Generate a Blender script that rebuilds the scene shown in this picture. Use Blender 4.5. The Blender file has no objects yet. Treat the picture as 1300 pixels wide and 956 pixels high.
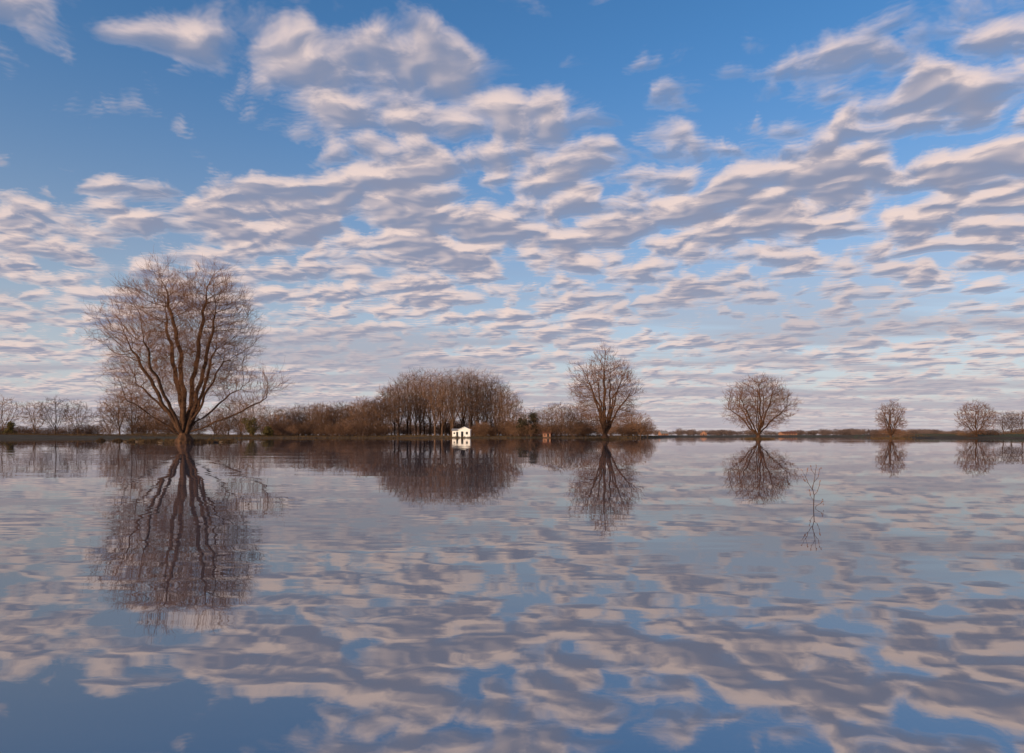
import bpy, bmesh, math, random
from mathutils import Vector, Matrix, kdtree, noise as mnoise

scene = bpy.context.scene
F = 867.0; HX = 650.0; HY = 553.0; CAMZ = 0.8
def wx(px, d): return (px-HX)/F*d
def wz(py, d): return (HY-py)/F*d + CAMZ

# ------------------------------------------------------------ materials
def new_mat(name):
    m = bpy.data.materials.new(name); m.use_nodes = True
    nt = m.node_tree; nt.nodes.clear()
    return m, nt
def noisy_mat(name, c1, c2, scale=1.0, rough=0.9, c3=None, scale3=0.05, bump=0.0, obj_var=0.0):
    m, nt = new_mat(name); N = nt.nodes; L = nt.links
    out = N.new('ShaderNodeOutputMaterial'); b = N.new('ShaderNodeBsdfPrincipled')
    b.inputs['Roughness'].default_value = rough
    b.inputs['Specular IOR Level'].default_value = 0.2
    g = N.new('ShaderNodeNewGeometry')
    n = N.new('ShaderNodeTexNoise'); n.inputs['Scale'].default_value = scale; n.inputs['Detail'].default_value = 3
    L.new(g.outputs['Position'], n.inputs['Vector'])
    r = N.new('ShaderNodeValToRGB'); r.color_ramp.elements[0].position = .35; r.color_ramp.elements[1].position = .65
    r.color_ramp.elements[0].color = (*c1, 1); r.color_ramp.elements[1].color = (*c2, 1)
    L.new(n.outputs['Fac'], r.inputs['Fac'])
    col = r.outputs['Color']
    if c3:
        n3 = N.new('ShaderNodeTexNoise'); n3.inputs['Scale'].default_value = scale3; n3.inputs['Detail'].default_value = 3
        L.new(g.outputs['Position'], n3.inputs['Vector'])
        r3 = N.new('ShaderNodeValToRGB'); r3.color_ramp.elements[0].position = .48; r3.color_ramp.elements[1].position = .66
        L.new(n3.outputs['Fac'], r3.inputs['Fac'])
        mx = N.new('ShaderNodeMixRGB'); L.new(r3.outputs['Color'], mx.inputs['Fac'])
        L.new(col, mx.inputs['Color1']); mx.inputs['Color2'].default_value = (*c3, 1); col = mx.outputs['Color']
    if obj_var > 0:
        oi = N.new('ShaderNodeObjectInfo'); mr = N.new('ShaderNodeMapRange')
        mr.inputs['To Min'].default_value = 1-obj_var; mr.inputs['To Max'].default_value = 1+obj_var
        L.new(oi.outputs['Random'], mr.inputs['Value'])
        hs = N.new('ShaderNodeHueSaturation'); L.new(mr.outputs['Result'], hs.inputs['Value']); L.new(col, hs.inputs['Color'])
        col = hs.outputs['Color']
    L.new(col, b.inputs['Base Color'])
    if bump > 0:
        bp = N.new('ShaderNodeBump'); bp.inputs['Strength'].default_value = bump; bp.inputs['Distance'].default_value = .05
        L.new(n.outputs['Fac'], bp.inputs['Height']); L.new(bp.outputs['Normal'], b.inputs['Normal'])
    L.new(b.outputs['BSDF'], out.inputs['Surface'])
    return m

M_bark = noisy_mat('willow_bark', (.040,.021,.013), (.10,.052,.030), 3.0, .95, bump=.6)
M_twig = noisy_mat('willow_twigs', (.10,.048,.026), (.18,.086,.044), .8, .85)
M_bark2 = noisy_mat('tree_bark', (.06,.036,.025), (.13,.077,.05), 2.0, .95, obj_var=.25)
M_twig2 = noisy_mat('tree_twigs', (.11,.061,.038), (.19,.105,.064), .3, .9, obj_var=.4)
M_far = noisy_mat('far_trees_haze_tone', (.11,.08,.078), (.17,.12,.105), .05, .9, obj_var=.25)  # distance haze put into the colour: greyer bark and twigs
M_ground = noisy_mat('meadow_ground', (.030,.022,.013), (.065,.046,.025), .35, .95, c3=(.048,.058,.020), scale3=.02)
M_grass = noisy_mat('dead_grass', (.06,.037,.02), (.12,.076,.038), .6, .9)
M_ever = noisy_mat('evergreen_leaves', (.026,.022,.013), (.055,.045,.023), .8, .8)
M_olive = noisy_mat('olive_leaves', (.06,.05,.018), (.14,.105,.035), .8, .8)
M_white = noisy_mat('white_render', (.78,.77,.74), (.84,.83,.80), 1.5, .7)
M_brick = noisy_mat('brick', (.24,.12,.08), (.34,.18,.12), 3, .85)
M_roof = noisy_mat('roof_tiles', (.10,.045,.03), (.17,.07,.045), 4, .8)
M_roofg = noisy_mat('roof_grey', (.16,.16,.17), (.25,.25,.25), 4, .7)
M_dark = noisy_mat('dark_glass', (.015,.017,.02), (.03,.032,.035), 2, .15)
M_duck = noisy_mat('duck_brown', (.05,.035,.025), (.12,.085,.055), 14, .7)
M_duckh = noisy_mat('duck_head', (.01,.03,.018), (.02,.05,.03), 14, .5)
M_bill = noisy_mat('duck_bill', (.35,.22,.04), (.45,.28,.05), 14, .5)
M_bud = noisy_mat('sapling_buds', (.16,.07,.04), (.25,.12,.06), 30, .6)

def mesh_obj(name, verts, faces, mats, mi=None, parent=None, smooth=False, loc=None):
    me = bpy.data.meshes.new(name); me.from_pydata(verts, [], faces)
    for m in mats: me.materials.append(m)
    if mi is not None: me.polygons.foreach_set('material_index', mi)
    if smooth: me.polygons.foreach_set('use_smooth', [True]*len(me.polygons))
    me.update()
    o = bpy.data.objects.new(name, me); scene.collection.objects.link(o)
    if parent: o.parent = parent
    if loc: o.location = loc
    return o
def empty(name, loc=(0,0,0)):
    e = bpy.data.objects.new(name, None); e.empty_display_size = .5; e.location = loc
    scene.collection.objects.link(e); return e

# ------------------------------------------------------------ trees
def rvec(rng):
    while True:
        v = Vector((rng.uniform(-1,1), rng.uniform(-1,1), rng.uniform(-1,1)))
        if .05 < v.length < 1: return v.normalized()
def tube(V, Fc, MI, pts, rads, sides, mat):
    base = len(V); n = len(pts)
    for i, p in enumerate(pts):
        d = (pts[min(i+1, n-1)] - pts[max(i-1, 0)])
        if d.length < 1e-6: d = Vector((0,0,1))
        d.normalize()
        a = Vector((1,0,0)) if abs(d.x) < .8 else Vector((0,1,0))
        u = d.cross(a).normalized(); w = d.cross(u)
        r = rads[i]
        for k in range(sides):
            t = 2*math.pi*k/sides
            V.append(p + u*(r*math.cos(t)) + w*(r*math.sin(t)))
    for i in range(n-1):
        for k in range(sides):
            a0 = base+i*sides+k; a1 = base+i*sides+(k+1)%sides
            Fc.append((a0, a1, a1+sides, a0+sides)); MI.append(mat)

def make_tree(seed, ellipsoids, n_attr, trunk_h, limbs, step=.4, kill=.7, infl=5, rtip=.012,
              pipe=2.15, twigs=1.6, twig_len=(.6,1.3), twig_r=.010, up=.12, fan=(1.2,1.1), trunk_r=None, sub=.6, lean=0, outer=.5, limb_pow=1.25, seg=3, lump=.26):
    rng = random.Random(seed)
    nodes = []; par = []
    def add(p, q): nodes.append(p); par.append(q); return len(nodes)-1
    i = add(Vector((0,0,-.4)), -1)
    z = -.4
    while z < trunk_h:
        z += step; i = add(Vector((lean*z+rng.uniform(-.04,.04), rng.uniform(-.04,.04), z)), i)
    fork = i
    for tgt in limbs:
        tgt = Vector(tgt)
        f = max(1, fork - rng.randint(0, max(0, min(2, fork-2))))
        p0 = nodes[f]
        hz = Vector((tgt.x-p0.x, tgt.y-p0.y, 0))
        mid = p0 + hz*.42 + Vector((0,0,(tgt.z-p0.z)*.45)) + rvec(rng)*.07*(tgt-p0).length
        Ln = (tgt-p0).length; n = max(3, int(Ln/step)); cur = f
        for k in range(1, n+1):
            t = k/n
            p = p0*(1-t)**2 + mid*(2*t*(1-t)) + tgt*t*t
            wob = mnoise.noise_vector(p*(.25/step) + Vector((seed*7.1,0,0)))*.9*step*min(1, t*3)
            cur = add(p+wob, cur)
    A = []
    vols = [e[3]*e[4]*e[5] for e in ellipsoids]
    tries = 0
    while len(A) < n_attr and tries < n_attr*20:
        tries += 1
        e = rng.choices(ellipsoids, vols)[0]
        d = rvec(rng); rr = rng.random()**(1/3.0*outer*1.6)
        bump = 1 + lump*mnoise.noise(d*2.3 + Vector((seed*3.7, e[0], 1.3))) + lump*.6*mnoise.noise(d*5 + Vector((seed, 4, 2)))
        p = Vector((e[0]+d.x*rr*e[3]*bump, e[1]+d.y*rr*e[4]*bump, e[2]+d.z*rr*e[5]*bump))
        if p.z < trunk_h*.7: continue
        if math.hypot(p.x, p.y) > fan[0] + (p.z-trunk_h*.6)*fan[1]: continue
        A.append(p)
    kids = {}
    for it in range(90):
        if not A: break
        kd = kdtree.KDTree(len(nodes))
        for j, p in enumerate(nodes): kd.insert(p, j)
        kd.balance()
        acc = {}; B = []
        for a in A:
            co, j, dist = kd.find(a)
            if dist < kill: continue
            B.append(a)
            if dist < infl and j > 2:
                if j in acc: acc[j] += (a-co)/dist
                else: acc[j] = (a-co)/dist
        if len(B) == len(A) and not acc: break
        A = B; grew = 0
        for j, v in acc.items():
            if v.length < 1e-4: continue
            q = nodes[par[j]] if par[j] >= 0 else nodes[j]-Vector((0,0,1))
            pd = (nodes[j]-q).normalized()
            d = (v.normalized() + pd*.35 + Vector((0,0,up)) + rvec(rng)*.18).normalized()
            p = nodes[j] + d*step
            ks = kids.setdefault(j, [])
            if len(ks) >= 3 or any((p-k).length < step*.45 for k in ks): continue
            ks.append(p); add(p, j); grew += 1
        if not grew: break
    n = len(nodes)
    ch = [[] for _ in range(n)]
    for j in range(1, n): ch[par[j]].append(j)
    rad = [0]*n
    for j in range(n-1, -1, -1):
        if not ch[j]: rad[j] = rtip
        else: rad[j] = (sum(rad[c]**pipe for c in ch[j]) + (rtip*.3)**pipe)**(1/pipe)
    small = [rad[j] < rtip*4.5 for j in range(n)]
    if trunk_r:
        R0 = rad[3]
        for j in range(n):
            t = max(0.0, (rad[j]-rtip)/(R0-rtip))
            rad[j] = rtip + (trunk_r-rtip)*t**limb_pow
    for j in range(min(6, n)):
        if nodes[j].z < 1.0: rad[j] *= 1 + .27*(1-max(0,nodes[j].z))
    V = []; Fc = []; MI = []
    starts = [(-1, 0)]
    while starts:
        s0, j = starts.pop()
        pts = []; rs = []
        if s0 >= 0: pts.append(nodes[s0]); rs.append(min(rad[s0], rad[j]*1.35))
        while True:
            pts.append(nodes[j]); rs.append(rad[j])
            if not ch[j]: break
            cs = sorted(ch[j], key=lambda c: -rad[c])
            for c in cs[1:]: starts.append((j, c))
            j = cs[0]
        if len(pts) < 2: continue
        rs[-1] *= .6
        R = max(rs); sides = 10 if R > .2 else (6 if R > .06 else 4 if R > .03 else 3)
        tube(V, Fc, MI, pts, rs, sides, 0 if R > .05 else 1)
    def twig(p, d, Ln, r, lvl):
        pts = [p]; rs = [r]; dd = d.copy(); q = p
        k = seg if lvl else 2
        for i in range(k):
            dd = (dd + rvec(rng)*.18 + Vector((0,0,.10))).normalized()
            q = q + dd*(Ln/k); pts.append(q); rs.append(r*(1-.6*(i+1)/k))
            if lvl > 0 and rng.random() < sub:
                twig(q, (dd + rvec(rng)*.7).normalized(), Ln*rng.uniform(.35,.65), r*.8, lvl-1)
        tube(V, Fc, MI, pts, rs, 3, 1)
    for j in range(3, n):
        if small[j]:
            pd = (nodes[j]-nodes[par[j]]).normalized()
            out = Vector((nodes[j].x, nodes[j].y, 0)); out = out.normalized() if out.length > .1 else Vector((0,0,1))
            cnt = int(twigs) + (1 if rng.random() < twigs-int(twigs) else 0)
            if not ch[j]: cnt += 2
            for _ in range(cnt):
                d = (pd*.8 + rvec(rng)*.6 + Vector((0,0,.3)) + out*.15).normalized()
                twig(nodes[j], d, rng.uniform(*twig_len), twig_r, 1)
    return V, Fc, MI

def ring_limbs(rng, n, rx, ry, z0, z1, cx=0):
    L = []
    for k in range(n):
        a = 2*math.pi*(k+rng.uniform(-.3,.3))/n
        s = rng.uniform(.45,.95)
        L.append((cx+rx*s*math.cos(a), ry*s*math.sin(a), z1 - (z1-z0)*s*rng.uniform(.6,1)))
    return L

# --- the big willow
D1 = 75
limbs = [(-5.4,-1,10.5),(-3.2,2,14.2),(-.9,-2,16.0),(1.9,1,16.2),(4.1,-1.5,14.0),(5.2,-2,9.0),
         (-6.0,1.5,6.8),(9.0,0,5.0),(1,5.5,11),(-1.5,-5.5,10.5),(-4.6,-3,4.4),(5.4,2,6.0)]
V, Fc, MI = make_tree(11, [(-1.7,0,11.4,6.0,6.6,7.4),(2.2,0,11.5,5.0,6.4,7.5),(7.6,0,5.6,4.2,3.0,2.5),(-4.6,0,7.6,3.5,4.3,3.7)], 7600, .8, limbs,
                      step=.36, kill=.48, rtip=.012, pipe=2.2, twigs=1.35, twig_len=(.6,1.5), twig_r=.0105, fan=(1.6,1.7), trunk_r=.64, limb_pow=1.3, up=.28, lump=.36, sub=.6)
mesh_obj('willow_tree', V, Fc, [M_bark, M_twig], MI, loc=(wx(234, D1), D1, 0))
print('BIG', len(V))

def willow(px, d, top, wpx, seed, name='willow_tree', nat=1300, cz=.55, rzf=.46, twr=.016, tw=1.5):
    H = (HY-top)/F*d + CAMZ; W = wpx/F*d
    r = random.Random(seed)
    limbs = ring_limbs(r, 9, W*.42, W*.40, H*.42, H*.84) + [(r.uniform(-.8,.8),0,H*.86)]
    V, Fc, MI = make_tree(seed, [(0,0,H*cz,W*.47,W*.45,H*rzf)], nat, H*.06, limbs, step=H*.026, kill=H*.040, infl=H*.35,
                          rtip=.015, pipe=2.2, twigs=tw, twig_len=(H*.035,H*.085), twig_r=twr, fan=(H*.12,1.5), trunk_r=H*.034, limb_pow=1.2, up=.25, lump=.40)
    print(name, len(V))
    return mesh_obj(name, V, Fc, [M_bark, M_twig], MI, loc=(wx(px, d), d, 0))
willow(768, 130, 452, 92, 21, nat=3100, tw=1.7)
willow(963, 146, 479, 92, 22, nat=3000, tw=1.7)
willow(1131, 178, 511, 34, 23, nat=1000, twr=.018)
willow(1240, 208, 512, 46, 24, nat=1200, twr=.02)

# --- templates for groves
def template(name, seed, H, W, cz, rzf, trunk, nlimb, nat, mats, twr=.028, rtip=.028, fan=(1.2,1.2), tw=1.2, tr=.014):
    r = random.Random(seed)
    limbs = ring_limbs(r, nlimb, W*.4, W*.4, H*max(.35, trunk/H+.1), H*.86) + [(0,0,H*.9)]
    V, Fc, MI = make_tree(seed, [(0,0,H*cz,W*.5,W*.5,H*rzf)], nat, trunk, limbs, step=H*.035, kill=H*.046, infl=H*.4,
                          rtip=rtip, pipe=2.3, twigs=tw, twig_len=(H*.04,H*.09), twig_r=twr, fan=fan, trunk_r=H*tr, sub=.5, seg=2, up=.2, lump=.36)
    me = bpy.data.meshes.new(name); me.from_pydata(V, [], Fc)
    for m in mats: me.materials.append(m)
    me.polygons.foreach_set('material_index', MI); me.update()
    print(name, len(V)); return me
T2 = [M_bark2, M_twig2]
poplars = [template('poplar_%d'%i, 40+i, 24, 14, .60, .41, 4.0, 7, 780, T2, twr=.027, rtip=.026, fan=(1.8,1.0), tr=.018, tw=1.1) for i in range(3)]
rounds = [template('round_%d'%i, 50+i, 13, 11, .60, .40, 2.2, 7, 600, T2, twr=.025, rtip=.026, tw=1.2, tr=.018) for i in range(3)]
shrubs = [template('shrub_%d'%i, 60+i, 7, 7.5, .52, .48, .4, 8, 480, T2, twr=.019, rtip=.020, fan=(1.5,2)) for i in range(2)]
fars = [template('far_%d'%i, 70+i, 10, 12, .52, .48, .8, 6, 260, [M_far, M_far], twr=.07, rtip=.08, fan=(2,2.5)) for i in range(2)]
BASEH = {'poplar':24, 'round':13, 'shrub':7, 'far':10}
R = random.Random(99)
def place(parent, meshes, px, d, top, gz=.4, wf=1.0, cname='tree'):
    me = R.choice(meshes); h0 = BASEH[me.name.split('_')[0]]
    H = max(1.0, wz(top, d) - gz)
    s = H/h0*.97
    o = bpy.data.objects.new(cname, me); scene.collection.objects.link(o)
    o.parent = parent; o.location = (wx(px, d), d, gz-.1); o.scale = (s*wf, s*wf, s)
    o.rotation_euler = (R.uniform(-.04,.04), R.uniform(-.04,.04), R.uniform(0, 6.28)); return o
def interp(tab, x):
    if x <= tab[0][0]: return tab[0][1]
    for (a, b), (c, d) in zip(tab, tab[1:]):
        if x <= c: return b + (d-b)*(x-a)/(c-a)
    return tab[-1][1]

for px, top, d in [(4,502,255),(-30,505,262),(44,507,250),(70,502,256),(99,508,248)]:
    H = wz(top, d)-.6
    me = rounds[int(px) % 3]; s = H/13
    o = bpy.data.objects.new('orchard_tree', me); scene.collection.objects.link(o)
    o.location = (wx(px, d), d, .4); o.scale = (s*.88, s*.88, s*.98); o.rotation_euler = (0,0,px)
hedge = empty('hedgerow')
for k in range(34):
    place(hedge, shrubs, -40+k*5+R.uniform(-3,3), R.uniform(262,285), R.uniform(538,546), gz=.3, wf=1.8)
for k in range(64):
    place(hedge, shrubs, 340+k*7.6+R.uniform(-3,3), R.uniform(330,345), R.uniform(535,541), gz=.5, wf=2.2)
belt = empty('tree_belt')
for px, top, d, k in [(140,512,262,0),(152,494,255,1),(168,488,258,1),(184,500,262,1),(196,512,250,0),(214,518,255,0),(232,515,262,0),(252,520,250,0),
                      (272,514,258,1),(290,507,262,1),(306,505,258,1),(322,506,256,1),(343,513,262,1),(352,520,255,0)]:
    place(belt, rounds if k else shrubs, px, d, top, gz=.5, wf=.95)
for k in range(26):
    px = R.uniform(125,356); place(belt, shrubs, px, R.uniform(245,268), R.uniform(524,538), gz=.4, wf=1.2)
belt2 = empty('tree_belt')
for k in range(26):
    px = 362 + k*4.8 + R.uniform(-3,3)
    top = interp([(360,514),(400,511),(440,508),(478,498)], px) + R.uniform(-2,9)
    place(belt2, rounds, px, R.uniform(258,285), top, gz=.5, wf=.85)
for k in range(24):
    place(belt2, shrubs, 358+k*5.4+R.uniform(-3,3), R.uniform(242,262), R.uniform(531,544), gz=.3, wf=1.2)
grove = empty('poplar_grove')
tab = [(484,506),(495,487),(508,476),(525,469),(545,466),(575,470),(600,468),(620,472),(635,479),(650,492),(656,506)]
for k in range(28):
    px = 499 + (k/27)*142 + R.uniform(-3,3); d = R.uniform(262,306)
    place(grove, poplars, px, d, interp(tab, px)+R.uniform(-2,11), gz=.7, wf=.82)
for px, top in [(490,495),(497,486),(646,492),(652,504)]:
    place(grove, rounds, px, 262, top, gz=.6, wf=.7)
for k in range(20):
    px = R.uniform(486,655); place(grove, shrubs, px, R.uniform(300,325), R.uniform(530,542), gz=.7, wf=1.3)
for k in range(16):
    px = R.uniform(602,655); place(grove, shrubs, px, R.uniform(250,262), R.uniform(534,544), gz=.5, wf=1.2)
belt3 = empty('tree_belt')
for px, top, k in [(662,524,0),(674,519,0),(690,518,1),(700,512,1),(712,509,1),(722,516,0),(733,512,1),(742,518,0),(758,528,0),(775,530,0),(790,524,0),(802,518,1),(813,522,0),(822,532,0)]:
    place(belt3, rounds if k else shrubs, px, R.uniform(238,262), top, gz=.4, wf=.95)
for k in range(26):
    px = R.uniform(650,824); place(belt3, shrubs, px, R.uniform(232,262), R.uniform(533,544), gz=.3, wf=1.3)
for px, top in [(1274,520),(1284,521),(1298,519),(1312,517)]:
    d = 262; H = wz(top, d)-1; me = rounds[px % 3]; s = H/13
    o = bpy.data.objects.new('field_tree', me); scene.collection.objects.link(o)
    o.location = (wx(px, d), d, .6); o.scale = (s*.9, s*.9, s*.98); o.rotation_euler = (0,0,px)
scrub = empty('scrub')
for px, top in [(1112,547),(1121,546),(1140,544),(1148,546),(1156,549),(1222,546),(1232,545),(1250,543),(1260,545),(1268,547)]:
    place(scrub, shrubs, px, 205+R.uniform(-5,20), top, gz=0, wf=1.4)
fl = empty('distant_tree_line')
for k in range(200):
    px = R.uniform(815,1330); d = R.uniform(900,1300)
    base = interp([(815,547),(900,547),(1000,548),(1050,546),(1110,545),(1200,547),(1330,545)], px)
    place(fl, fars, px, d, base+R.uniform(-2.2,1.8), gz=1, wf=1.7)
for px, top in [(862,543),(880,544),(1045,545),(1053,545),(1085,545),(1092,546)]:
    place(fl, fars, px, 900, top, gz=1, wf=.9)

def leafy(name, px, d, top, wpx, mat, seed, gz=.4, n=3500):
    rng = random.Random(seed); H = wz(top, d)-gz; W = wpx/F*d
    V = []; Fc = []; MI = []
    for k in range(5):
        a = rng.uniform(0, 6.28); tube(V, Fc, MI, [Vector((0,0,-.3)), Vector((W*.12*math.cos(a), W*.12*math.sin(a), H*.4)), Vector((W*.25*math.cos(a), W*.25*math.sin(a), H*.75))], [.14,.09,.03], 5, 0)
    cl = []
    for k in range(26):
        a = rng.uniform(0, 6.28); rr = rng.uniform(0,.34)*W; z = H*rng.uniform(.15,.86)
        rr *= math.sqrt(max(.1, 1-((z/H-.4)/.62)**2))
        cl.append((Vector((rr*math.cos(a), rr*math.sin(a), z)), rng.uniform(.09,.17)*max(W, H)))
    for k in range(n):
        c, r = rng.choice(cl); p = c + rvec(rng)*r*rng.random()**.4
        if p.z < .1: continue
        u = rvec(rng); w = u.cross(rvec(rng)).normalized(); s = rng.uniform(.10,.24)
        b = len(V); V += [p-u*s, p+w*s*.5, p+u*s, p-w*s*.5]; Fc.append((b,b+1,b+2,b+3)); MI.append(1)
    mesh_obj(name, V, Fc, [M_bark2, mat], MI, loc=(wx(px, d), d, gz))
leafy('evergreen_bush', 664, 238, 525, 20, M_ever, 1)
leafy('evergreen_bush', 677, 240, 522, 18, M_ever, 2)
leafy('olive_bush', 318, 236, 528, 30, M_olive, 4, .4)
leafy('olive_bush', 12, 236, 534, 22, M_olive, 5, .5)
leafy('olive_bush', 340, 236, 541, 20, M_olive, 6, .4)

# ------------------------------------------------------------ terrain
shore_t = [(-900,215),(0,220),(130,222),(350,226),(480,230),(720,228),(800,228),(835,260),(860,480),(1070,520),(1100,300),(1160,235),(1300,240),(2400,240)]
H_t = [(-900,1.0),(0,1.0),(350,.9),(480,.85),(720,.8),(820,.7),(860,1.0),(1080,1.2),(1150,1.3),(1300,1.4),(2400,1.3)]
def terr(x, y):
    r = math.hypot(x, y)
    if y < r*.25:
        sh, Hh = 330, 1.5
    else:
        px = HX + F*x/y; sh = interp(shore_t, px); Hh = interp(H_t, px)
    sh += 9*mnoise.noise(Vector((x*.02, y*.02, 0))) + 3*mnoise.noise(Vector((x*.1, y*.1, 5)))
    t = (r-sh)
    if t < 0: return max(-.8, t*.05)
    k = min(1, t/45.0); k = k*k*(3-2*k)
    return .10 + (Hh-.1)*k + .22*k*mnoise.noise(Vector((x*.03, y*.03, 9))) + min(.12, t*.02)*mnoise.noise(Vector((x*.3, y*.3, 3)))
rings = [0, 60, 120, 170, 190]; r = 190
while r < 8000:
    r += 2.5 if r < 300 else (6 if r < 560 else r*.06); rings.append(r)
NA = 1100; angs = []
for k in range(NA): 
    angs.append(-math.radians(50) + math.radians(100)*k/900 if k <= 900 else math.radians(50) + math.radians(260)*(k-900)/200)
V = []; Fc = []
for r in rings:
    for a in angs:
        x = r*math.sin(a); y = r*math.cos(a); V.append((x, y, terr(x, y) if r > 0 else -.8))
for i in range(len(rings)-1):
    for k in range(NA):
        a0 = i*NA+k; a1 = i*NA+(k+1) % NA
        Fc.append((a0, a0+NA, a1+NA, a1))
mesh_obj('ground', V, Fc, [M_ground], smooth=True)

def blades(name, gen, n, hr, wr, seed, mat=M_grass):
    rng = random.Random(seed); V = []; Fc = []
    for _ in range(n):
        x, y, z, hs = gen(rng); h = rng.uniform(*hr)*hs; w = rng.uniform(*wr); a = rng.uniform(0, 6.28)
        lx = rng.gauss(0, .25)*h; ly = rng.gauss(0, .25)*h; b = len(V)
        dx = math.cos(a)*w; dy = math.sin(a)*w
        V += [(x-dx, y-dy, z-.05), (x+dx, y+dy, z-.05), (x+lx*.4+dx*.7, y+ly*.4+dy*.7, z+h*.6), (x+lx, y+ly, z+h), (x+lx*.4-dx*.7, y+ly*.4-dy*.7, z+h*.6)]
        Fc.append((b, b+1, b+2, b+3, b+4))
    return mesh_obj(name, V, Fc, [mat])
def g_bank(rng):
    while True:
        px = rng.uniform(-150, 1450); d = rng.uniform(212, 275)
        x = wx(px, d); z = terr(x, d)
        if z < -.02: continue
        dens = mnoise.noise(Vector((x*.06, d*.06, 7)))
        if dens < rng.uniform(-.5,.35): continue
        if px > 840 and rng.random() < .6: continue
        return x, d, z, (.6+1.2*max(0, dens)) * (.5 if px > 840 else .85)
blades('bank_grass', g_bank, 42000, (.25,1.0), (.015,.05), 3)
tufts = []
for px, d, rad in [(168,88,.7),(178,92,.5),(190,84,.9),(200,95,.5),(212,80,.8),(222,77,1.2),(232,75.5,1.6),(243,76,1.3),(254,79,.8),(268,86,.7),(284,84,.9),(292,90,.5),(150,95,.5),(128,98,.4)]:
    tufts.append((wx(px,d), d, rad))
def g_t(rng):
    cx, cy, rd = rng.choice(tufts); a = rng.uniform(0,6.28); r = rd*rng.random()**.6
    return cx+1.6*r*math.cos(a), cy+r*math.sin(a), -.02, (1.2-r/rd*.8)
blades('flooded_grass', g_t, 7500, (.12,.6), (.012,.035), 8)
for i, (px, d, rad) in enumerate([(768,130,1.6),(963,146,1.5),(1131,178,2.2),(1240,208,3.0)]):
    cx = wx(px,d)
    blades('flooded_grass', lambda rng: (cx+rng.gauss(0,rad), d+rng.gauss(0,rad*.7), -.02, 1), 1500, (.1,.5), (.015,.04), 20+i)

# ------------------------------------------------------------ water
m, nt = new_mat('flood_water'); N = nt.nodes; L = nt.links
out = N.new('ShaderNodeOutputMaterial'); geo = N.new('ShaderNodeNewGeometry')
def vm(op, a, b=None):
    n = N.new('ShaderNodeVectorMath'); n.operation = op
    for i, v in enumerate((a, b)):
        if v is None: continue
        if isinstance(v, tuple): n.inputs[i].default_value = v
        else: L.new(v, n.inputs[i])
    return n.outputs['Vector']
def wn(scale, detail=2.0):
    n = N.new('ShaderNodeTexNoise'); n.noise_dimensions = '2D'; n.inputs['Scale'].default_value = 1; n.inputs['Detail'].default_value = detail
    L.new(vm('MULTIPLY', geo.outputs['Position'], scale), n.inputs['Vector']); return n
n1 = wn((1.1, 4.6, 1), 2.0); n2 = wn((.13, .8, 1), 2.0); n3 = wn((.03, .10, 1), 3.0)
mr = N.new('ShaderNodeMapRange'); L.new(n3.outputs['Fac'], mr.inputs['Value'])
mr.inputs['From Min'].default_value = .45; mr.inputs['From Max'].default_value = .68
mr.inputs['To Min'].default_value = .30; mr.inputs['To Max'].default_value = 1.9
a = vm('MULTIPLY', vm('SUBTRACT', n1.outputs['Color'], (.5,.5,.5)), (.004,.0095,0.0))
b = vm('MULTIPLY', vm('SUBTRACT', n2.outputs['Color'], (.5,.5,.5)), (.006,.012,0.0))
s = vm('ADD', a, b)
sc = N.new('ShaderNodeVectorMath'); sc.operation = 'SCALE'; L.new(s, sc.inputs[0]); L.new(mr.outputs['Result'], sc.inputs['Scale'])
nrm = vm('NORMALIZE', vm('ADD', sc.outputs['Vector'], (0.0,0.0,1.0)))
gl = N.new('ShaderNodeBsdfGlossy'); gl.inputs['Roughness'].default_value = .008; gl.inputs['Color'].default_value = (.97,.94,.93,1)
df = N.new('ShaderNodeBsdfDiffuse'); df.inputs['Color'].default_value = (.07,.068,.08,1)
fr = N.new('ShaderNodeFresnel'); fr.inputs['IOR'].default_value = 6.0
L.new(nrm, gl.inputs['Normal']); L.new(nrm, fr.inputs['Normal'])
mx = N.new('ShaderNodeMixShader'); L.new(fr.outputs['Fac'], mx.inputs['Fac']); L.new(df.outputs[0], mx.inputs[1]); L.new(gl.outputs[0], mx.inputs[2])
L.new(mx.outputs[0], out.inputs['Surface'])
W = 9000
mesh_obj('water', [(-W,-W,0),(W,-W,0),(W,W,0),(-W,W,0)], [(0,1,2,3)], [m])

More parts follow.
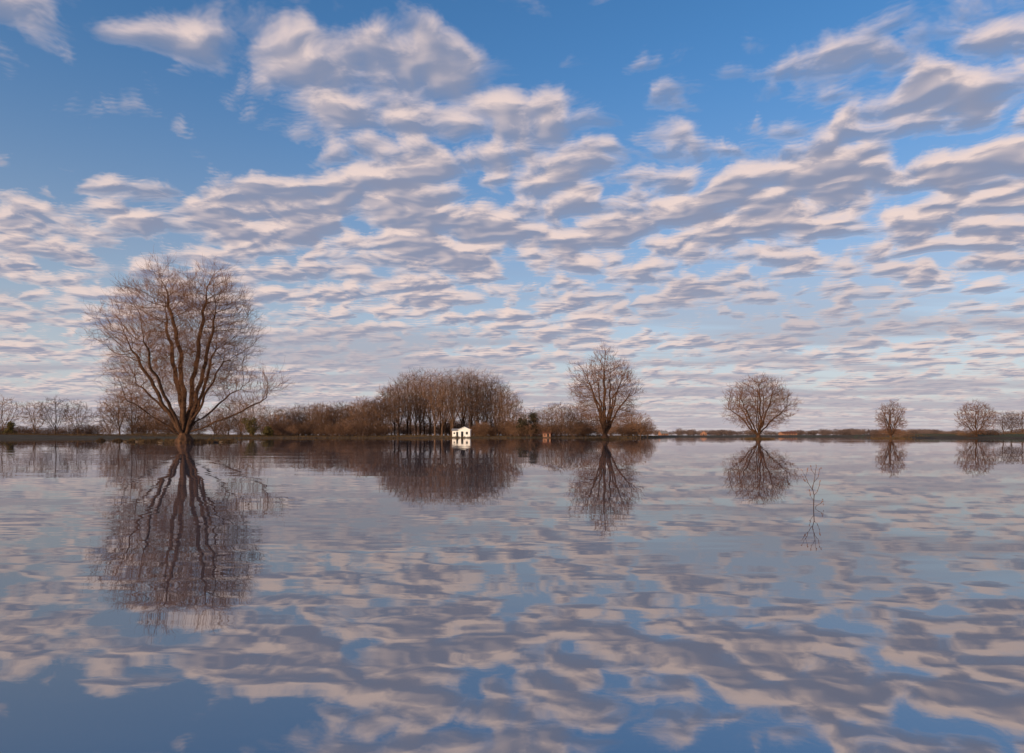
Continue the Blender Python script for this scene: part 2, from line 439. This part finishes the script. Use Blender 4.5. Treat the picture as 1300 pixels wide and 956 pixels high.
# ------------------------------------------------------------ buildings
def box(V, Fc, MI, x0, x1, y0, y1, z0, z1, mi):
    b = len(V)
    V += [Vector(p) for p in [(x0,y0,z0),(x1,y0,z0),(x1,y1,z0),(x0,y1,z0),(x0,y0,z1),(x1,y0,z1),(x1,y1,z1),(x0,y1,z1)]]
    for f in [(0,3,2,1),(4,5,6,7),(0,1,5,4),(1,2,6,5),(2,3,7,6),(3,0,4,7)]: Fc.append(tuple(b+i for i in f)); MI.append(mi)
def house(name, px, d, w, dep, eave, ridge, gz, wall, roof, gable_front, wins, door, rot=0, chimney=None):
    e = empty(name, (wx(px,d), d, gz)); e.rotation_euler = (0,0,rot)
    V = []; Fc = []; MI = []
    hw = w/2; hd = dep/2
    if gable_front:
        P = [(-hw,-hd,-.3),(hw,-hd,-.3),(hw,-hd,eave),(0,-hd,ridge),(-hw,-hd,eave)]; Q = [(x,hd,z) for x,_,z in P]
    else:
        P = [(-hw,-hd,-.3),(-hw,hd,-.3),(-hw,hd,eave),(-hw,0,ridge),(-hw,-hd,eave)]; Q = [(hw,y,z) for _,y,z in P]
    V = P+Q; Fc = [(0,1,2,3,4),(9,8,7,6,5)] + [(i,(i+1)%5,(i+1)%5+5,i+5) for i in range(5)]
    mesh_obj('walls', V, Fc, [wall], parent=e)
    V = []; Fc = []; MI = []; o = .25; t = .12
    if gable_front: run = hw; A = lambda u, v, z: Vector((u, v, z)); half = hd
    else: run = hd; A = lambda u, v, z: Vector((v, u, z)); half = hw
    sl = (ridge-eave)/run
    for sg in (-1, 1):
        b = len(V); ue = sg*(run+o); ze = eave - sl*o
        for v in (-half-o, half+o):
            V += [A(ue,v,ze+.01), A(0,v,ridge+.01), A(0,v,ridge+.01+t), A(ue,v,ze+.01+t)]
        for f in [(0,1,2,3),(7,6,5,4),(0,4,5,1),(3,2,6,7),(0,3,7,4)]: Fc.append(tuple(b+i for i in f))
    mesh_obj('roof', V, Fc, [roof], parent=e)
    V = []; Fc = []; MI = []
    for (x, z, ww, hh) in wins: box(V, Fc, MI, x-ww/2, x+ww/2, -hd-.03, -hd+.05, z, z+hh, 0)
    if V: mesh_obj('windows', V, Fc, [M_dark], parent=e)
    V = []; Fc = []; MI = []
    x, ww, hh = door; box(V, Fc, MI, x-ww/2, x+ww/2, -hd-.04, -hd+.05, 0, hh, 0); mesh_obj('door', V, Fc, [M_dark], parent=e)
    if chimney:
        V = []; Fc = []; MI = []; box(V, Fc, MI, chimney[0]-.3, chimney[0]+.3, -.3, .3, eave, ridge+chimney[1], 0); mesh_obj('chimney', V, Fc, [roof], parent=e)
    return e
house('white_cottage', 590, 236, 4.0, 5, 2.6, 3.5, .2, M_white, M_white, True, [(.9,1.0,.7,.9)], (-.7,.8,2.0))
house('white_shed', 579, 237, 2.4, 3, 2.3, 2.9, .2, M_white, M_roofg, False, [(-.5,1.1,.5,.6)], (.5,.7,1.9))
house('brick_shed', 694, 238, 2.6, 3, 1.3, 1.8, .3, M_brick, M_roof, False, [(-.7,.5,.4,.4)], (.4,.6,1.15))
house('farmhouse', 1000, 720, 16, 9, 2.2, 4.2, .8, M_brick, M_roof, False, [(-5,1,1.2,1),(-2.5,1,1.2,1),(3,1,1.2,1),(5.5,1,1.2,1)], (0,1.2,2.1), .1, (4,1))
house('farmhouse', 842, 880, 10, 9, 2.6, 6, 1, M_brick, M_roofg, False, [(-3,1,1.5,1.2),(3,1,1.5,1.2)], (0,1.2,2.2), .2, (3,1))
house('farmhouse', 893, 900, 8, 9, 2.6, 5.6, 1, M_brick, M_roof, True, [(-2.6,1,1.2,1.2),(2.6,1,1.2,1.2)], (0,1.2,2.2), -.2)

# ------------------------------------------------------------ ducks
def duck(px, d, rot):
    e = empty('duck', (wx(px,d), d, 0)); e.rotation_euler = (0,0,rot); e.scale = (1.15,)*3
    def loft(name, rows, mat, S=10):
        V = []; Fc = []
        for (x, z, ry, rz) in rows:
            for k in range(S):
                t = 2*math.pi*k/S; V.append((x, ry*math.cos(t), z+rz*math.sin(t)))
        for i in range(len(rows)-1):
            for k in range(S): Fc.append((i*S+k, i*S+(k+1)%S, (i+1)*S+(k+1)%S, (i+1)*S+k))
        Fc.append(tuple(range(S-1,-1,-1))); Fc.append(tuple((len(rows)-1)*S+k for k in range(S)))
        mesh_obj(name, V, Fc, [mat], parent=e, smooth=True)
    loft('body', [(-.31,.13,.015,.01),(-.25,.11,.05,.03),(-.15,.07,.10,.08),(0,.055,.12,.10),(.12,.06,.105,.10),(.19,.08,.07,.08),(.23,.10,.03,.04)], M_duck)
    loft('neck', [(.13,.10,.06,.05),(.17,.17,.04,.05),(.19,.22,.038,.045),(.20,.26,.04,.04)], M_duck)
    loft('head', [(.13,.275,.015,.02),(.16,.28,.042,.042),(.20,.285,.048,.048),(.24,.28,.038,.038),(.262,.27,.02,.02)], M_duckh)
    loft('bill', [(.25,.268,.02,.014),(.29,.262,.018,.009),(.325,.26,.012,.005)], M_bill)
for px, d, r in [(160,82,.3),(174,86,2.8),(205,70,.2),(274,78,3.3),(281,81,2.9),(299,84,.1)]: duck(px, d, r)

# ------------------------------------------------------------ sapling poking out of the water
rng = random.Random(4); V = []; Fc = []; MI = []
def stem(pts, r0, r1):
    P = [Vector(p) for p in pts]; n = len(P)
    tube(V, Fc, MI, P, [r0+(r1-r0)*i/(n-1) for i in range(n)], 6, 0)
def buds(pts, n=4):
    P = [Vector(p) for p in pts]
    for k in range(n):
        t = rng.uniform(.35,1)*(len(P)-1); i = min(len(P)-2, int(t)); p = P[i].lerp(P[i+1], t-i)
        d = ((P[i+1]-P[i]).normalized() + rvec(rng)*.8).normalized(); s = rng.uniform(.008,.020)
        tube(V, Fc, MI, [p, p+d*s*.5, p+d*s], [.0014,.004,.0005], 4, 1)
B = [
 ([(.0,0,-.1),(0,0,.05),(.005,0,.14),(-.01,.01,.22),(.01,0,.32),(.02,0,.41),(.03,0,.47)], .005,.0014),
 ([(-.01,.01,.2),(-.05,.02,.27),(-.08,.02,.34),(-.12,.03,.42)], .003,.001),
 ([(-.05,.02,.27),(-.10,.0,.30),(-.135,.0,.37)], .002,.001),
 ([(.0,0,.28),(.04,-.02,.34),(.055,-.02,.42),(.075,-.02,.45)], .0025,.001),
 ([(.005,0,.14),(.05,.02,.18),(.075,.02,.26),(.08,.02,.30)], .0025,.001),
 ([(.0,0,-.1),(.03,.01,.02),(.09,.02,.05),(.11,.02,.10),(.115,.02,.03)], .003,.0012),
 ([(.0,0,.08),(-.03,.01,.13),(-.045,.01,.20)], .002,.001),
 ([(.02,0,.36),(-.02,.01,.42),(-.03,.01,.47)], .0018,.0009),
 ([(-.08,.02,.34),(-.06,.03,.40),(-.055,.03,.44)], .0015,.0008)]
for pts, a, b in B: stem(pts, a, b); buds(pts, 8)
d = 7.55
mesh_obj('sapling', V, Fc, [M_bark, M_bud], MI, loc=(wx(1033,d), d, 0))

# ------------------------------------------------------------ world: sky + altocumulus layer
SUN_EL = math.radians(12); SUN_AZ = math.radians(222)
w = bpy.data.worlds.new('World'); scene.world = w; w.use_nodes = True
w.cycles.sampling_method = 'NONE'
nt = w.node_tree; N = nt.nodes; L = nt.links; N.clear()
def sock(v, inp):
    if isinstance(v, (int, float)): inp.default_value = v
    elif isinstance(v, tuple): inp.default_value = v
    else: L.new(v, inp)
def M(op, a, b=0.0, c=None, clamp=False):
    n = N.new('ShaderNodeMath'); n.operation = op; n.use_clamp = clamp
    sock(a, n.inputs[0]); sock(b, n.inputs[1])
    if c is not None: sock(c, n.inputs[2])
    return n.outputs[0]
def mixc(f, a, b, bt='MIX'):
    n = N.new('ShaderNodeMixRGB'); n.blend_type = bt; sock(f, n.inputs['Fac']); sock(a, n.inputs['Color1']); sock(b, n.inputs['Color2']); return n.outputs['Color']
def comb(x, y, z):
    n = N.new('ShaderNodeCombineXYZ'); sock(x, n.inputs[0]); sock(y, n.inputs[1]); sock(z, n.inputs[2]); return n.outputs[0]
def smooth(v, lo, hi, tl=0.0, th=1.0):
    n = N.new('ShaderNodeMapRange'); n.interpolation_type = 'SMOOTHSTEP'; sock(v, n.inputs['Value'])
    sock(lo, n.inputs['From Min']); sock(hi, n.inputs['From Max'])
    n.inputs['To Min'].default_value = tl; n.inputs['To Max'].default_value = th; return n.outputs['Result']
tc = N.new('ShaderNodeTexCoord'); sp = N.new('ShaderNodeSeparateXYZ'); L.new(tc.outputs['Generated'], sp.inputs[0])
X, Y, Z = sp.outputs
K = .05
Zp = M('MAXIMUM', Z, 0.0)
zc = M('ADD', Zp, K); inv = M('DIVIDE', 1.0, zc)
PX = M('MULTIPLY', X, inv); PY = M('MULTIPLY', Y, inv)
def pl(px, py):
    u = (px-HX)/F; v = (HY-py)/F; n = math.sqrt(1+u*u+v*v); z = v/n+K; return u/n/z, 1/n/z
regions = [(100,190,.45,.22,-.19),(-20,40,.25,.30,-.12),(790,60,.20,.20,-.15),(560,0,.30,.06,-.08),(330,235,.26,.11,-.06),(1010,30,.2,.10,-.04),(745,150,.12,.2,-.04),(440,170,.12,.08,-.04),
           (210,55,.34,.14,.13),(560,110,.26,.18,.08),(1180,235,.6,.40,.12),(1100,130,.4,.12,.06),(740,280,1.1,.5,.085),(430,290,.7,.35,.08),(1150,375,1.4,.6,-.03),(300,400,1.3,.9,.02),(670,110,.10,.1,.05)]
bias = 0.0
for px, py, sx, sy, amp in regions:
    cx, cy = pl(px, py)
    dx = M('MULTIPLY', M('SUBTRACT', PX, cx), 1/sx); dy = M('MULTIPLY', M('SUBTRACT', PY, cy), 1/sy)
    g = M('EXPONENT', M('MULTIPLY', M('ADD', M('MULTIPLY', dx, dx), M('MULTIPLY', dy, dy)), -.5))
    bias = M('MULTIPLY_ADD', g, amp, bias)
big = N.new('ShaderNodeTexNoise'); big.noise_dimensions = '2D'; big.inputs['Scale'].default_value = 1.0; big.inputs['Detail'].default_value = 2
L.new(comb(M('MULTIPLY', PX, 1.1), M('MULTIPLY', PY, 1.4), 0.0), big.inputs['Vector'])
bias = M('ADD', bias, M('MULTIPLY_ADD', big.outputs['Fac'], .36, -.17))
wpn = N.new('ShaderNodeTexNoise'); wpn.noise_dimensions = '2D'; wpn.inputs['Scale'].default_value = 1.0; wpn.inputs['Detail'].default_value = 2
L.new(comb(M('MULTIPLY', PX, 3.0), M('MULTIPLY', PY, 3.0), 0.0), wpn.inputs['Vector'])
ws = N.new('ShaderNodeSeparateColor'); L.new(wpn.outputs['Color'], ws.inputs[0])
WX = M('MULTIPLY_ADD', ws.outputs[0], .17, PX); WY = M('MULTIPLY_ADD', ws.outputs[1], .17, PY)
rot = math.radians(-9); cr, sr = math.cos(rot), math.sin(rot)
def dens(h, ox=0.0, oy=0.0, detail=5.0):
    qx = M('MULTIPLY_ADD', PX, h, M('ADD', WX, ox)); qy = M('MULTIPLY_ADD', PY, h, M('ADD', WY, oy))
    rx = M('ADD', M('MULTIPLY', qx, cr), M('MULTIPLY', qy, sr))
    ry = M('ADD', M('MULTIPLY', qx, -sr*1.2), M('MULTIPLY', qy, cr*1.2))
    v0 = comb(rx, ry, 0.0)
    n = N.new('ShaderNodeTexNoise'); n.noise_dimensions = '2D'; n.inputs['Scale'].default_value = 3.4; n.inputs['Detail'].default_value = detail
    n.inputs['Roughness'].default_value = .60; L.new(v0, n.inputs['Vector'])
    vo = N.new('ShaderNodeTexVoronoi'); vo.voronoi_dimensions = '2D'; vo.feature = 'F1'; vo.inputs['Scale'].default_value = 6.2
    L.new(v0, vo.inputs['Vector'])
    return M('MULTIPLY_ADD', M('SUBTRACT', .40, vo.outputs['Distance']), .21, n.outputs['Fac'])
NS = 5; dh = .014; T0 = .475
ds = [dens(i*dh) for i in range(NS)]
sky = N.new('ShaderNodeTexSky'); sky.sky_type = 'NISHITA'; sky.sun_disc = False
sky.sun_elevation = SUN_EL; sky.sun_rotation = SUN_AZ; sky.air_density = 1.0; sky.dust_density = .6; sky.ozone_density = 2.5
sm = N.new('ShaderNodeVectorMath'); sm.operation = 'SCALE'; L.new(sky.outputs[0], sm.inputs[0]); sm.inputs['Scale'].default_value = .12
tint = mixc(smooth(Z, .08, .50), (1.0,.98,1.06,1), (.42,1.02,1.42,1))
col = mixc(1.0, sm.outputs['Vector'], tint, 'MULTIPLY')
pale = M('EXPONENT', M('MULTIPLY', Zp, -6.0))
col = mixc(M('MULTIPLY', pale, .88), col, (.68,.71,.76,1))
st = N.new('ShaderNodeTexNoise'); st.noise_dimensions = '2D'; st.inputs['Scale'].default_value = 1.0; st.inputs['Detail'].default_value = 4
L.new(comb(M('MULTIPLY', PX, .35), M('MULTIPLY_ADD', PY, .95, 3.3), 0.0), st.inputs['Vector'])
low = smooth(Z, .07, .28, 1.0, 0.0)
sa = M('MULTIPLY', smooth(st.outputs['Fac'], .44, .60), M('MULTIPLY', low, .68))
sdx, sdy = math.sin(SUN_AZ), math.cos(SUN_AZ)
dl = dens(2*dh, sdx*.05, sdy*.05, 2.5)
dm = dens(2*dh, 0, 0, 2.5)
grad = M('MULTIPLY', M('SUBTRACT', dm, dl), 2.4)
lit_c = (.87,.69,.63,1); sh_c = (.255,.285,.40,1)
thick = smooth(M('ADD', ds[0], bias), T0, T0+.20)
soft = smooth(Z, .10, .50, .09, .20)
cap = smooth(Z, .25, .55, .58, .42)
for i in reversed(range(NS)):
    f = i/(NS-1)
    t = T0 + .12*f**1.4
    a = M('MULTIPLY', smooth(M('ADD', ds[i], bias), t-.02, M('ADD', soft, t)), cap)
    l = M('ADD', M('MULTIPLY_ADD', thick, -.70, .75+.42*f), grad, clamp=True)
    col = mixc(a, col, mixc(l, sh_c, lit_c))
col = mixc(sa, col, (.36,.36,.44,1))
hz = M('EXPONENT', M('MULTIPLY', Zp, -14.0))
col = mixc(M('MULTIPLY', hz, .60), col, (.51,.445,.47,1))
bg = N.new('ShaderNodeBackground'); L.new(col, bg.inputs['Color']); bg.inputs['Strength'].default_value = 1.0
wo = N.new('ShaderNodeOutputWorld'); L.new(bg.outputs[0], wo.inputs['Surface'])

sun = bpy.data.lights.new('sun', 'SUN'); sun.energy = 5.0; sun.angle = math.radians(.5); sun.color = (1,.72,.46)
so = bpy.data.objects.new('sun', sun); scene.collection.objects.link(so)
sd = Vector((math.sin(SUN_AZ)*math.cos(SUN_EL), math.cos(SUN_AZ)*math.cos(SUN_EL), math.sin(SUN_EL)))
so.rotation_euler = sd.to_track_quat('Z', 'Y').to_euler(); so.location = (-20,-30,30)

cam = bpy.data.cameras.new('camera'); co = bpy.data.objects.new('camera', cam); scene.collection.objects.link(co)
co.location = (0,0,CAMZ); co.rotation_euler = (math.radians(90),0,0)
cam.sensor_width = 36; cam.lens = F/1300*36; cam.shift_y = (HY-478)/1300; cam.clip_start = .1; cam.clip_end = 20000
scene.camera = co
scene.view_settings.view_transform = 'Standard'; scene.view_settings.look = 'None'; scene.view_settings.exposure = 0
